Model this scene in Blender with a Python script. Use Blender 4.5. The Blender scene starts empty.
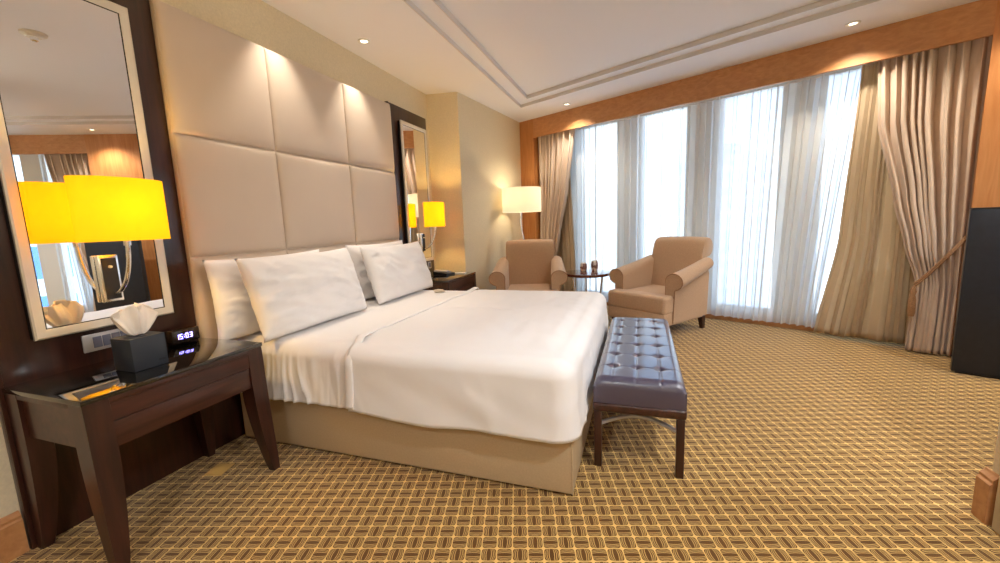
import bpy, bmesh, math, random
from math import sin, cos, pi, radians
from mathutils import Vector, Matrix, noise

random.seed(7)
S = bpy.context.scene
COL = S.collection

# ------------------------------------------------------------------ helpers
def lin(c):
    c = c / 255.0
    return c / 12.92 if c <= 0.04045 else ((c + 0.055) / 1.055) ** 2.4

def rgb(r, g, b):
    return (lin(r), lin(g), lin(b), 1.0)

def new_mat(name):
    m = bpy.data.materials.new(name)
    m.use_nodes = True
    nt = m.node_tree
    b = nt.nodes['Principled BSDF']
    return m, nt, b

def N(nt, t, **kw):
    n = nt.nodes.new(t)
    for k, v in kw.items():
        setattr(n, k, v)
    return n

def math_node(nt, op, a, b=None, c=None):
    n = nt.nodes.new('ShaderNodeMath')
    n.operation = op
    for i, v in enumerate((a, b, c)):
        if v is None:
            continue
        if isinstance(v, (int, float)):
            n.inputs[i].default_value = v
        else:
            nt.links.new(v, n.inputs[i])
    return n.outputs[0]

def plain(name, col, rough=0.6, metal=0.0, noise_scale=None, noise_amt=0.12, bump=0.0, bump_scale=None, spec=0.5, sheen=0.0, coat=0.0, stretch=(1, 1, 1)):
    m, nt, b = new_mat(name)
    b.inputs['Base Color'].default_value = col
    b.inputs['Roughness'].default_value = rough
    b.inputs['Metallic'].default_value = metal
    b.inputs['Specular IOR Level'].default_value = spec
    b.inputs['Sheen Weight'].default_value = sheen
    b.inputs['Coat Weight'].default_value = coat
    tc = N(nt, 'ShaderNodeTexCoord')
    mp = N(nt, 'ShaderNodeMapping')
    mp.inputs['Scale'].default_value = stretch
    nt.links.new(tc.outputs['Object'], mp.inputs['Vector'])
    if noise_scale:
        nz = N(nt, 'ShaderNodeTexNoise')
        nz.inputs['Scale'].default_value = noise_scale
        nz.inputs['Detail'].default_value = 4
        nt.links.new(mp.outputs['Vector'], nz.inputs['Vector'])
        mx = N(nt, 'ShaderNodeMix', data_type='RGBA')
        mx.inputs['A'].default_value = tuple(max(0, c * (1 - noise_amt)) for c in col[:3]) + (1,)
        mx.inputs['B'].default_value = tuple(min(1, c * (1 + noise_amt)) for c in col[:3]) + (1,)
        rp = N(nt, 'ShaderNodeMapRange')
        rp.inputs['From Min'].default_value = 0.3
        rp.inputs['From Max'].default_value = 0.7
        nt.links.new(nz.outputs['Fac'], rp.inputs['Value'])
        nt.links.new(rp.outputs['Result'], mx.inputs['Factor'])
        nt.links.new(mx.outputs['Result'], b.inputs['Base Color'])
    if bump > 0:
        nb = N(nt, 'ShaderNodeTexNoise')
        nb.inputs['Scale'].default_value = bump_scale or 200
        nb.inputs['Detail'].default_value = 3
        nt.links.new(mp.outputs['Vector'], nb.inputs['Vector'])
        bp = N(nt, 'ShaderNodeBump')
        bp.inputs['Strength'].default_value = bump
        bp.inputs['Distance'].default_value = 0.004
        nt.links.new(nb.outputs['Fac'], bp.inputs['Height'])
        nt.links.new(bp.outputs['Normal'], b.inputs['Normal'])
    return m

def wood(name, c1, c2, rough=0.35, scale=6, axis='Z', coat=0.0, spec=0.5):
    m, nt, b = new_mat(name)
    tc = N(nt, 'ShaderNodeTexCoord')
    mp = N(nt, 'ShaderNodeMapping')
    mp.inputs['Scale'].default_value = {'Z': (scale, scale, scale * 0.09), 'Y': (scale, scale * 0.09, scale), 'X': (scale * 0.09, scale, scale)}[axis]
    nt.links.new(tc.outputs['Object'], mp.inputs['Vector'])
    nz = N(nt, 'ShaderNodeTexNoise')
    nz.inputs['Scale'].default_value = 7
    nz.inputs['Detail'].default_value = 6
    nz.inputs['Distortion'].default_value = 0.6
    nt.links.new(mp.outputs['Vector'], nz.inputs['Vector'])
    cr = N(nt, 'ShaderNodeValToRGB')
    cr.color_ramp.elements[0].position = 0.32
    cr.color_ramp.elements[0].color = c1
    cr.color_ramp.elements[1].position = 0.68
    cr.color_ramp.elements[1].color = c2
    nt.links.new(nz.outputs['Fac'], cr.inputs['Fac'])
    nt.links.new(cr.outputs['Color'], b.inputs['Base Color'])
    b.inputs['Roughness'].default_value = rough
    b.inputs['Coat Weight'].default_value = coat
    b.inputs['Specular IOR Level'].default_value = spec
    return m

def emis(name, col, strength, base=None):
    m, nt, b = new_mat(name)
    b.inputs['Base Color'].default_value = base or col
    b.inputs['Emission Color'].default_value = col
    b.inputs['Emission Strength'].default_value = strength
    b.inputs['Roughness'].default_value = 0.7
    return m

M = {}
M['ceiling'] = plain('ceiling_paint', rgb(236, 236, 243), 0.85)
M['wall'] = plain('wallpaper', rgb(222, 208, 178), 0.8, noise_scale=90, noise_amt=0.06, bump=0.08, bump_scale=160)
M['wood_dark'] = wood('dark_walnut', rgb(40, 20, 16), rgb(64, 33, 25), 0.30, 5, 'Z', coat=0.2)
M['wood_dark_h'] = wood('dark_walnut_horizontal', rgb(46, 23, 18), rgb(74, 39, 30), 0.28, 5, 'Y', coat=0.25)
M['wood_orange'] = wood('honey_veneer', rgb(176, 114, 62), rgb(194, 134, 80), 0.4, 5, 'Z')
M['wood_orange_h'] = wood('honey_veneer_horizontal', rgb(178, 122, 76), rgb(196, 142, 92), 0.4, 5, 'X')
M['headboard'] = plain('padded_leather', rgb(208, 191, 174), 0.5, noise_scale=2.5, noise_amt=0.03, bump=0.05, bump_scale=300)
M['base_tan'] = plain('bed_base_leather', rgb(190, 166, 132), 0.55, noise_scale=120, noise_amt=0.05, bump=0.05, bump_scale=250)
M['linen'] = plain('white_linen', rgb(238, 234, 232), 0.85, bump=0.3, bump_scale=12, sheen=0.1)
M['linen_pillow'] = plain('white_pillow_cotton', rgb(243, 240, 240), 0.85, bump=0.16, bump_scale=11, sheen=0.1)
M['chair'] = plain('chair_chenille', rgb(182, 150, 120), 0.9, noise_scale=160, noise_amt=0.12, bump=0.2, bump_scale=240, sheen=0.2)
M['piping'] = plain('chair_piping', rgb(150, 114, 82), 0.8)
M['drape'] = plain('taupe_drape', rgb(204, 182, 162), 0.7, noise_scale=60, noise_amt=0.06, bump=0.05, bump_scale=300, sheen=0.2, stretch=(1, 1, 0.2))
M['chrome'] = plain('chrome', (0.88, 0.88, 0.88, 1), 0.16, metal=1.0)
M['steel'] = plain('satin_steel', rgb(205, 205, 210), 0.35, metal=0.55)
M['silver'] = plain('brushed_silver', rgb(222, 217, 206), 0.35, metal=0.55, bump=0.05, bump_scale=120)
M['black_edge'] = plain('black_edge', rgb(18, 16, 18), 0.4)
M['black_glass'] = plain('black_glass', rgb(14, 13, 12), 0.03, spec=0.8, coat=0.6)
M['black_gloss'] = plain('black_gloss_panel', rgb(27, 32, 42), 0.3, spec=0.5, noise_scale=30, noise_amt=0.15)
M['leather_navy'] = plain('plum_navy_leather', rgb(56, 50, 74), 0.32, bump=0.05, bump_scale=260, spec=1.0, coat=0.8)
M['leather_button'] = plain('tuft_button_leather', rgb(40, 32, 42), 0.5)
M['tissue_box'] = plain('charcoal_leatherette', rgb(44, 48, 56), 0.5, bump=0.12, bump_scale=300)
M['tissue'] = plain('tissue_paper', rgb(250, 240, 228), 0.9)
M['clock'] = plain('dark_clock_case', rgb(42, 32, 26), 0.12, coat=0.5)
M['digits'] = emis('clock_digits', (0.35, 0.3, 1.0, 1), 5.0)
M['plate'] = plain('outlet_plate', rgb(205, 205, 208), 0.35, metal=0.5)
M['socket'] = plain('outlet_socket', rgb(110, 116, 140), 0.4)
M['white'] = plain('white_frame', rgb(232, 230, 226), 0.5)
M['mirror'] = plain('mirror_glass', (0.92, 0.92, 0.92, 1), 0.0, metal=1.0)
M['rope'] = plain('tieback_rope', rgb(160, 120, 84), 0.8, noise_scale=120, noise_amt=0.3, bump=0.4, bump_scale=150)
M['paper'] = plain('white_paper', rgb(236, 232, 226), 0.8)
M['tan_plate'] = plain('tan_plate', rgb(198, 156, 84), 0.7)
M['plastic_black'] = plain('black_plastic', rgb(24, 24, 28), 0.35)
M['plastic_grey'] = plain('grey_plastic', rgb(190, 190, 196), 0.4)
M['copper'] = plain('copper_disc', rgb(176, 120, 84), 0.45, metal=0.3)
M['lens'] = emis('lamp_lens', (1.0, 0.86, 0.62, 1), 4.0)
def shade_mat(name, col, ecol, es):
    m = bpy.data.materials.new(name); m.use_nodes = True
    nt = m.node_tree; nt.nodes.clear()
    out = N(nt, 'ShaderNodeOutputMaterial')
    d = N(nt, 'ShaderNodeBsdfDiffuse'); d.inputs['Color'].default_value = col
    t = N(nt, 'ShaderNodeBsdfTranslucent'); t.inputs['Color'].default_value = col
    mx = N(nt, 'ShaderNodeMixShader'); mx.inputs[0].default_value = 0.5
    e = N(nt, 'ShaderNodeEmission'); e.inputs['Color'].default_value = ecol; e.inputs['Strength'].default_value = es
    a = N(nt, 'ShaderNodeAddShader')
    nt.links.new(d.outputs[0], mx.inputs[1]); nt.links.new(t.outputs[0], mx.inputs[2])
    nt.links.new(mx.outputs[0], a.inputs[0]); nt.links.new(e.outputs[0], a.inputs[1])
    nt.links.new(a.outputs[0], out.inputs['Surface'])
    return m
M['shade_yellow'] = shade_mat('yellow_shade', (0.80, 0.53, 0.035, 1), (1.0, 0.56, 0.006, 1), 0.31)
M['shade_cream'] = shade_mat('cream_shade', (0.85, 0.80, 0.70, 1), (1.0, 0.86, 0.62, 1), 0.14)
M['door'] = plain('door_paint', rgb(205, 192, 166), 0.5)
M['glass_cup'] = plain('patterned_cup', rgb(214, 196, 184), 0.3, noise_scale=75, noise_amt=0.0, coat=0.4)

# patterned cup: blotches of brown and cream
def cup_mat():
    m, nt, b = new_mat('patterned_tumbler')
    tc = N(nt, 'ShaderNodeTexCoord')
    v = N(nt, 'ShaderNodeTexVoronoi')
    v.inputs['Scale'].default_value = 42
    nt.links.new(tc.outputs['Object'], v.inputs['Vector'])
    cr = N(nt, 'ShaderNodeValToRGB')
    cr.color_ramp.interpolation = 'CONSTANT'
    cr.color_ramp.elements[0].color = rgb(150, 112, 104)
    cr.color_ramp.elements[1].position = 0.32
    cr.color_ramp.elements[1].color = rgb(226, 212, 200)
    e = cr.color_ramp.elements.new(0.7); e.color = rgb(160, 124, 108)
    sp = N(nt, 'ShaderNodeSeparateColor')
    nt.links.new(v.outputs['Color'], sp.inputs['Color'])
    nt.links.new(sp.outputs['Red'], cr.inputs['Fac'])
    nt.links.new(cr.outputs['Color'], b.inputs['Base Color'])
    b.inputs['Roughness'].default_value = 0.25
    return m
M['cup'] = cup_mat()

def cloth_translucent(name, col, transp, trans_col=None, tmix=0.5):
    m = bpy.data.materials.new(name); m.use_nodes = True
    nt = m.node_tree; nt.nodes.clear()
    out = N(nt, 'ShaderNodeOutputMaterial')
    d = N(nt, 'ShaderNodeBsdfDiffuse'); d.inputs['Color'].default_value = col
    t = N(nt, 'ShaderNodeBsdfTranslucent'); t.inputs['Color'].default_value = trans_col or col
    a = N(nt, 'ShaderNodeAddShader')
    mx = N(nt, 'ShaderNodeMixShader'); mx.inputs[0].default_value = tmix
    nt.links.new(d.outputs[0], mx.inputs[1]); nt.links.new(t.outputs[0], mx.inputs[2])
    tr = N(nt, 'ShaderNodeBsdfTransparent')
    mx2 = N(nt, 'ShaderNodeMixShader'); mx2.inputs[0].default_value = transp
    nt.links.new(mx.outputs[0], mx2.inputs[1]); nt.links.new(tr.outputs[0], mx2.inputs[2])
    nt.links.new(mx2.outputs[0], out.inputs['Surface'])
    nt.nodes.remove(a)
    return m
M['sheer'] = cloth_translucent('sheer_voile', rgb(238, 238, 236), 0.34)
M['lining'] = cloth_translucent('beige_lining', rgb(226, 206, 176), 0.0, rgb(205, 182, 150), 0.5)

def glass_mat():
    m = bpy.data.materials.new('window_glass'); m.use_nodes = True
    nt = m.node_tree; nt.nodes.clear()
    out = N(nt, 'ShaderNodeOutputMaterial')
    tr = N(nt, 'ShaderNodeBsdfTransparent'); tr.inputs['Color'].default_value = (0.95, 0.98, 1, 1)
    gl = N(nt, 'ShaderNodeBsdfGlossy'); gl.inputs['Roughness'].default_value = 0.0
    mx = N(nt, 'ShaderNodeMixShader'); mx.inputs[0].default_value = 0.06
    nt.links.new(tr.outputs[0], mx.inputs[1]); nt.links.new(gl.outputs[0], mx.inputs[2])
    nt.links.new(mx.outputs[0], out.inputs['Surface'])
    return m
M['glass'] = glass_mat()

def carpet_mat():
    m, nt, b = new_mat('basketweave_carpet')
    tc = N(nt, 'ShaderNodeTexCoord')
    mp = N(nt, 'ShaderNodeMapping')
    mp.inputs['Rotation'].default_value = (0, 0, radians(-16.3))
    nt.links.new(tc.outputs['Object'], mp.inputs['Vector'])
    sx = N(nt, 'ShaderNodeSeparateXYZ')
    nt.links.new(mp.outputs['Vector'], sx.inputs['Vector'])
    K = 1 / 0.0575
    X = math_node(nt, 'MULTIPLY', sx.outputs['X'], K)
    Y = math_node(nt, 'MULTIPLY', sx.outputs['Y'], K)
    Y = math_node(nt, 'ADD', Y, 0.28)
    fx = math_node(nt, 'FLOOR', X); fy = math_node(nt, 'FLOOR', Y)
    u = math_node(nt, 'SUBTRACT', math_node(nt, 'SUBTRACT', X, fx), 0.5)
    v = math_node(nt, 'SUBTRACT', math_node(nt, 'SUBTRACT', Y, fy), 0.5)
    par = math_node(nt, 'ABSOLUTE', math_node(nt, 'MODULO', math_node(nt, 'ADD', fx, fy), 2.0))
    par = math_node(nt, 'GREATER_THAN', par, 0.5)
    au = math_node(nt, 'ABSOLUTE', u); av = math_node(nt, 'ABSOLUTE', v)
    d = math_node(nt, 'SUBTRACT', av, au)
    p = math_node(nt, 'ADD', au, math_node(nt, 'MULTIPLY', par, d))       # across the strands
    q = math_node(nt, 'SUBTRACT', av, math_node(nt, 'MULTIPLY', par, d))  # along the strands
    q2 = math_node(nt, 'MULTIPLY', q, q)
    a = math_node(nt, 'DIVIDE', p, math_node(nt, 'SUBTRACT', 1.0, math_node(nt, 'MULTIPLY', q2, 1.7)))
    # pale strand lines at a = .17 and .33 ; gap beyond .455 ; ends beyond q .445
    def band(c, w):
        return math_node(nt, 'LESS_THAN', math_node(nt, 'ABSOLUTE', math_node(nt, 'SUBTRACT', a, c)), w)
    l1 = band(0.17, 0.026); l2 = band(0.30, 0.024); l3 = band(0.41, 0.020)
    lines = math_node(nt, 'MAXIMUM', math_node(nt, 'MAXIMUM', l1, l2), l3)
    lines = math_node(nt, 'MULTIPLY', lines, 0.72)
    sup = math_node(nt, 'ADD', math_node(nt, 'POWER', au, 5.0), math_node(nt, 'POWER', av, 5.0))
    edge = math_node(nt, 'GREATER_THAN', sup, 0.0222)
    fac = math_node(nt, 'MAXIMUM', lines, math_node(nt, 'MULTIPLY', edge, 1.0))
    nz = N(nt, 'ShaderNodeTexNoise'); nz.inputs['Scale'].default_value = 420; nz.inputs['Detail'].default_value = 2
    nt.links.new(tc.outputs['Object'], nz.inputs['Vector'])
    big = N(nt, 'ShaderNodeTexNoise'); big.inputs['Scale'].default_value = 1.3; big.inputs['Detail'].default_value = 3
    nt.links.new(tc.outputs['Object'], big.inputs['Vector'])
    mx = N(nt, 'ShaderNodeMix', data_type='RGBA')
    mx.inputs['A'].default_value = rgb(96, 60, 12)
    mx.inputs['B'].default_value = rgb(224, 184, 108)
    nt.links.new(fac, mx.inputs['Factor'])
    vr = math_node(nt, 'ADD', math_node(nt, 'MULTIPLY', nz.outputs['Fac'], 0.5), math_node(nt, 'MULTIPLY', big.outputs['Fac'], 0.35))
    vr = math_node(nt, 'ADD', vr, 0.58)
    mul = N(nt, 'ShaderNodeVectorMath', operation='SCALE')
    nt.links.new(mx.outputs['Result'], mul.inputs[0]); nt.links.new(vr, mul.inputs['Scale'])
    nt.links.new(mul.outputs[0], b.inputs['Base Color'])
    b.inputs['Roughness'].default_value = 0.95
    b.inputs['Specular IOR Level'].default_value = 0.15
    b.inputs['Sheen Weight'].default_value = 0.25
    bp = N(nt, 'ShaderNodeBump'); bp.inputs['Strength'].default_value = 0.5; bp.inputs['Distance'].default_value = 0.004
    hgt = math_node(nt, 'ADD', math_node(nt, 'MULTIPLY', nz.outputs['Fac'], 0.5), math_node(nt, 'MULTIPLY', fac, -0.6))
    nt.links.new(hgt, bp.inputs['Height']); nt.links.new(bp.outputs['Normal'], b.inputs['Normal'])
    return m
M['carpet'] = carpet_mat()

def facade_mat(name, wallc, glassc, sx_, sz_):
    m, nt, b = new_mat(name)
    tc = N(nt, 'ShaderNodeTexCoord')
    br = N(nt, 'ShaderNodeSeparateXYZ'); nt.links.new(tc.outputs['Object'], br.inputs['Vector'])
    h = math_node(nt, 'ADD', br.outputs['X'], br.outputs['Y'])
    fh = math_node(nt, 'FRACT', math_node(nt, 'MULTIPLY', h, 1 / sx_))
    fz = math_node(nt, 'FRACT', math_node(nt, 'MULTIPLY', br.outputs['Z'], 1 / sz_))
    w = math_node(nt, 'MULTIPLY', math_node(nt, 'GREATER_THAN', fh, 0.25), math_node(nt, 'GREATER_THAN', fz, 0.35))
    mx = N(nt, 'ShaderNodeMix', data_type='RGBA')
    mx.inputs['A'].default_value = wallc; mx.inputs['B'].default_value = glassc
    nt.links.new(w, mx.inputs['Factor']); nt.links.new(mx.outputs['Result'], b.inputs['Base Color'])
    b.inputs['Roughness'].default_value = 0.4
    return m
M['facade_blue'] = facade_mat('blue_glass_facade', rgb(214, 224, 236), rgb(96, 146, 206), 3.0, 3.2)
M['facade_pale'] = facade_mat('pale_facade', rgb(246, 244, 242), rgb(216, 226, 240), 3.6, 3.2)

# ------------------------------------------------------------------ mesh helpers
def finish(name, bm, mat, parent=None, smooth=True, angle=40, loc=None):
    bmesh.ops.recalc_face_normals(bm, faces=bm.faces[:])
    me = bpy.data.meshes.new(name)
    bm.to_mesh(me); bm.free()
    if smooth:
        for p in me.polygons:
            p.use_smooth = True
        me.set_sharp_from_angle(angle=radians(angle))
    me.materials.append(mat)
    o = bpy.data.objects.new(name, me)
    COL.objects.link(o)
    if parent is not None:
        o.parent = parent
    if loc is not None:
        o.location = loc
    return o

def tag(o, label=None, cat=None, group=None, kind=None):
    if label: o['label'] = label
    if cat: o['category'] = cat
    if group: o['group'] = group
    if kind: o['kind'] = kind
    return o

def thing(name, label, cat, loc=(0, 0, 0), rz=0.0, group=None):
    o = bpy.data.objects.new(name, None)
    COL.objects.link(o)
    o.empty_display_size = 0.1
    o.location = loc; o.rotation_euler = (0, 0, rz)
    return tag(o, label, cat, group)

def dup(root, loc, rz=0.0, label=None, group=None, mirror=None):
    kids = [c for c in COL.objects if c.parent == root]
    r = root.copy(); COL.objects.link(r)
    r.location = loc; r.rotation_euler = (0, 0, rz)
    if label: r['label'] = label
    if group: r['group'] = group
    for ch in kids:
        subs = [c for c in COL.objects if c.parent == ch]
        c2 = ch.copy(); COL.objects.link(c2); c2.parent = r
        for g in subs:
            g2 = g.copy(); COL.objects.link(g2); g2.parent = c2
    return r

def part(name, bm, mat, parent, **k):
    return finish(name, bm, mat, parent, **k)

def BM():
    return bmesh.new()

def box(bm, x0, x1, y0, y1, z0, z1, bev=0.0, seg=2):
    r = bmesh.ops.create_cube(bm, size=1.0)
    vs = r['verts']
    for v in vs:
        v.co = Vector((x0 + (v.co.x + .5) * (x1 - x0), y0 + (v.co.y + .5) * (y1 - y0), z0 + (v.co.z + .5) * (z1 - z0)))
    if bev > 0:
        es = list({e for v in vs for e in v.link_edges})
        bmesh.ops.bevel(bm, geom=es, offset=bev, segments=seg, profile=0.5, affect='EDGES')
    return bm

def prism(bm, pts, axis, a, b):
    """closed 2-D outline swept along an axis: axis 0 -> pts are (y,z), 1 -> (x,z), 2 -> (x,y)"""
    def mk(p, t):
        if axis == 0: return Vector((t, p[0], p[1]))
        if axis == 1: return Vector((p[0], t, p[1]))
        return Vector((p[0], p[1], t))
    A = [bm.verts.new(mk(p, a)) for p in pts]
    B = [bm.verts.new(mk(p, b)) for p in pts]
    n = len(pts)
    for i in range(n):
        bm.faces.new((A[i], A[(i + 1) % n], B[(i + 1) % n], B[i]))
    bm.faces.new(A[::-1]); bm.faces.new(B)
    return bm

def loft(bm, rings, closed=True, caps=True):
    R = [[bm.verts.new(Vector(p)) for p in r] for r in rings]
    n = len(R[0])
    for i in range(len(R) - 1):
        for j in range(n if closed else n - 1):
            k = (j + 1) % n
            bm.faces.new((R[i][j], R[i][k], R[i + 1][k], R[i + 1][j]))
    if caps:
        bm.faces.new(R[0][::-1]); bm.faces.new(R[-1])
    return R

def lathe(bm, prof, cx=0, cy=0, seg=32, ex=1.0, ey=1.0):
    rings = []
    for r, z in prof:
        r = max(r, 1e-4)
        rings.append([(cx + r * ex * cos(2 * pi * k / seg), cy + r * ey * sin(2 * pi * k / seg), z) for k in range(seg)])
    loft(bm, rings)
    return bm

def tube(bm, pts, r, seg=10, closed=False):
    pts = [Vector(p) for p in pts]
    rings = []
    n = len(pts)
    up = Vector((0, 0, 1))
    prev = None
    for i, p in enumerate(pts):
        t = (pts[min(i + 1, n - 1)] - pts[max(i - 1, 0)]).normalized()
        if prev is None:
            a = t.cross(up)
            if a.length < 1e-3: a = t.cross(Vector((1, 0, 0)))
            a.normalize()
        else:
            a = (prev - t * prev.dot(t)).normalized()
        prev = a
        b = t.cross(a).normalized()
        rr = r[i] if isinstance(r, (list, tuple)) else r
        rings.append([p + (a * cos(2 * pi * k / seg) + b * sin(2 * pi * k / seg)) * rr for k in range(seg)])
    loft(bm, rings)
    return bm

def grid(bm, nu, nv, f):
    V = [[bm.verts.new(Vector(f(i / nu, j / nv))) for j in range(nv + 1)] for i in range(nu + 1)]
    for i in range(nu):
        for j in range(nv):
            bm.faces.new((V[i][j], V[i + 1][j], V[i + 1][j + 1], V[i][j + 1]))
    return V

def solidify(o, t, off=-1):
    md = o.modifiers.new('thickness', 'SOLIDIFY'); md.thickness = t; md.offset = off
    return o

def fbm(x, y, z=0.0):
    return noise.noise(Vector((x, y, z)))

def struct(name, bm, mat, parent=None, **k):
    o = finish(name, bm, mat, parent, **k)
    o['kind'] = 'structure'
    return o

def smoothstep(a, b, x):
    t = max(0.0, min(1.0, (x - a) / (b - a)))
    return t * t * (3 - 2 * t)

# ------------------------------------------------------------------ camera
R = [[0.9461719261247759, 0.32150469944352145, -0.03732846700659619],
     [0.010689518488292374, -0.14630810814496745, -0.9891813138578431],
     [-0.32348789839470043, 0.9355365656813054, -0.14186935491997024]]
cam = bpy.data.cameras.new('camera')
cam.sensor_fit = 'HORIZONTAL'; cam.sensor_width = 36.0
cam.lens = 408.917 * 36.0 / 1000.0
cam.clip_start = 0.05; cam.clip_end = 500
co = bpy.data.objects.new('camera', cam); COL.objects.link(co)
mw = Matrix(((R[0][0], -R[1][0], -R[2][0], 0), (R[0][1], -R[1][1], -R[2][1], 0), (R[0][2], -R[1][2], -R[2][2], 1.2), (0, 0, 0, 1)))
co.matrix_world = mw
S.camera = co

# ------------------------------------------------------------------ window-wall frame of reference
WA = radians(25.8)
w_ = Vector((cos(WA), -sin(WA), 0)); n_ = Vector((sin(WA), cos(WA), 0))
def W(s, c, z=0.0):
    return w_ * s + n_ * c + Vector((0, 0, z))

def wbox(bm, s0, s1, c0, c1, z0, z1):
    prism(bm, [W(s0, c0)[:2], W(s1, c0)[:2], W(s1, c1)[:2], W(s0, c1)[:2]], 2, z0, z1)
    return bm

HC = 2.64          # ceiling
XW = -2.27         # headboard wall

# ------------------------------------------------------------------ setting
def line_y(c, x):   # y on the line n.X = c
    return (c - n_.x * x) / n_.y

XR = 4.6
bm = BM(); prism(bm, [(-2.35, -1.6), (XR + .05, -1.6), (XR + .05, line_y(5.25, XR + .05)), (-2.35, line_y(5.25, -2.35))], 2, -0.05, 0.0)
struct('floor', bm, M['carpet'], smooth=False)

# ceiling with a two-step tray
def inset_poly(poly, d):
    out = []
    n = len(poly)
    for i in range(n):
        p0, p1, p2 = Vector(poly[i - 1]), Vector(poly[i]), Vector(poly[(i + 1) % n])
        e1 = (p1 - p0).normalized(); e2 = (p2 - p1).normalized()
        n1 = Vector((-e1.y, e1.x)); n2 = Vector((-e2.y, e2.x))   # inward for counter-clockwise
        k = d / (1 + n1.dot(n2))
        out.append(tuple(p1 + (n1 + n2) * k))
    return out

tc_ = Vector((-1.458, 5.268))
c_tray = n_.xy.dot(tc_)
tray = [(-1.458, -0.6), (1.15, -0.6), (1.2, 1.975), (4.1, 2.0), (4.1, line_y(c_tray, 4.1)), (-1.458, line_y(c_tray, -1.458))]
outer = [(-2.35, -1.6), (1.34, -1.6), (1.34, 1.88), (XR + .05, 1.88), (XR + .05, line_y(5.3, XR + .05)), (-2.35, line_y(5.3, -2.35))]
in1 = inset_poly(tray, 0.014)
in2 = inset_poly(tray, 0.145)
in3 = inset_poly(tray, 0.157)
bm = BM()
def ringv(poly, z): return [bm.verts.new((p[0], p[1], z)) for p in poly]
ro = ringv(outer, HC); r0 = ringv(tray, HC); r1 = ringv(in1, HC + .03); r2 = ringv(in2, HC + .03); r3 = ringv(in3, HC + .062)
for A, B in ((ro, r0), (r0, r1), (r1, r2), (r2, r3)):
    for i in range(6):
        j = (i + 1) % 6
        bm.faces.new((A[i], A[j], B[j], B[i]))
bm.faces.new(r3)
bmesh.ops.triangulate(bm, faces=[f for f in bm.faces if len(f.verts) > 4])
struct('ceiling', bm, M['ceiling'], smooth=False)
# thin grey shadow-gap mouldings on the two steps are real strips
M['moulding'] = plain('tray_moulding', rgb(214, 210, 210), 0.7)
for nm, A, B, z0, z1 in (('trim_6', tray, in1, HC, HC + .03), ('trim_7', in2, in3, HC + .03, HC + .062)):
    bm = BM()
    A2 = inset_poly(A, 0.004); B2 = inset_poly(B, 0.004)
    lo = [bm.verts.new((p[0], p[1], z0 - .006)) for p in A]
    lo2 = [bm.verts.new((p[0], p[1], z0 - .006)) for p in inset_poly(A, 0.009)]
    hi = [bm.verts.new((p[0], p[1], z1 - .001)) for p in inset_poly(A, 0.013)]
    hi0 = [bm.verts.new((p[0], p[1], z1 - .001)) for p in A]
    for P, Q in ((lo, lo2), (lo2, hi), (hi, hi0), (hi0, lo)):
        for i in range(6):
            j = (i + 1) % 6
            bm.faces.new((P[i], P[j], Q[j], Q[i]))
    struct(nm, bm, M['moulding'], smooth=False)

# walls
YC1, XC2, YC2 = 4.29, -1.92, 4.35
XC3, YC3 = -1.69, 6.01
bm = BM(); box(bm, XW - .1, XW, -1.6, YC1 + .2, 0, HC); struct('wall_left', bm, M['wall'], smooth=False)
bm = BM(); prism(bm, [(XW, YC1), (XC2, YC2), (XC2 - .02, YC2 + .1), (XW, YC1 + .1)], 2, 0, HC); struct('wall_left_return', bm, M['wall'], smooth=False)
bm = BM(); prism(bm, [(XC2, YC2), (XC3, YC3), (XC3 + .07, YC3 + .5), (XC3 - .1, YC3 + .5), (XC2 - .12, YC2 + .02)], 2, 0, HC); struct('wall_far_left', bm, M['wall'], smooth=False)
bm = BM(); box(bm, -2.4, 1.4, -1.65, -1.5, 0, HC); struct('wall_back', bm, M['wall'], smooth=False)
bm = BM(); box(bm, XR, XR + .1, 1.8, line_y(5.2, XR), 0, HC); struct('wall_right', bm, M['wall'], smooth=False)
bm = BM(); prism(bm, [(1.275, -1.6), (1.36, -1.6), (1.36, 1.86), (XR + .1, 1.86), (XR + .1, 1.95), (1.275, 1.95)], 2, 0, HC); struct('wall_entry', bm, M['wall'], smooth=False)

# baseboards (wood with a stepped top)
def base_profile(t=0.022, h=0.168):
    return [(0, 0), (t, 0), (t, h * .80), (t * .75, h * .84), (t * .75, h * .90), (t * .35, h * .96), (t * .2, h), (0, h)]
bm = BM(); prism(bm, [(XW + a, z) for a, z in base_profile()], 1, -1.5, .752); struct('baseboard_left', bm, M['wood_orange_h'], smooth=False)
bm = BM()
e = (Vector((XC3, YC3)) - Vector((XC2, YC2))).normalized(); nr = Vector((e.y, -e.x))
rings = []
for P in (Vector((XC2, YC2)), Vector((XC3, YC3))):
    rings.append([(P.x + nr.x * a, P.y + nr.y * a, z) for a, z in base_profile()])
loft(bm, rings); struct('baseboard_far', bm, M['wood_orange_h'], smooth=False)
bm = BM(); prism(bm, [(1.275 - a, z) for a, z in base_profile(0.03, 0.2)], 1, 1.905, 1.972)
struct('baseboard_entry', bm, M['wood_orange_h'], smooth=False)
# dark strip in place of the shaded gap, and door leaf in the entry wall, near the camera on the right
bm = BM(); box(bm, 1.268, 1.276, 1.885, 1.902, 0, 2.2); struct('trim_8', bm, M['wood_dark'], smooth=False)
dr = BM(); box(dr, 1.250, 1.2755, 0.95, 1.882, 0.005, 2.2, 0.002)
door = struct('door_1', dr, M['door'])
hb = BM(); tube(hb, [(1.252, 1.03, 1.0), (1.21, 1.03, 1.0), (1.205, 1.05, 1.0), (1.205, 1.15, 1.0)], .010); part('door_handle', hb, M['chrome'], door)

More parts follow.
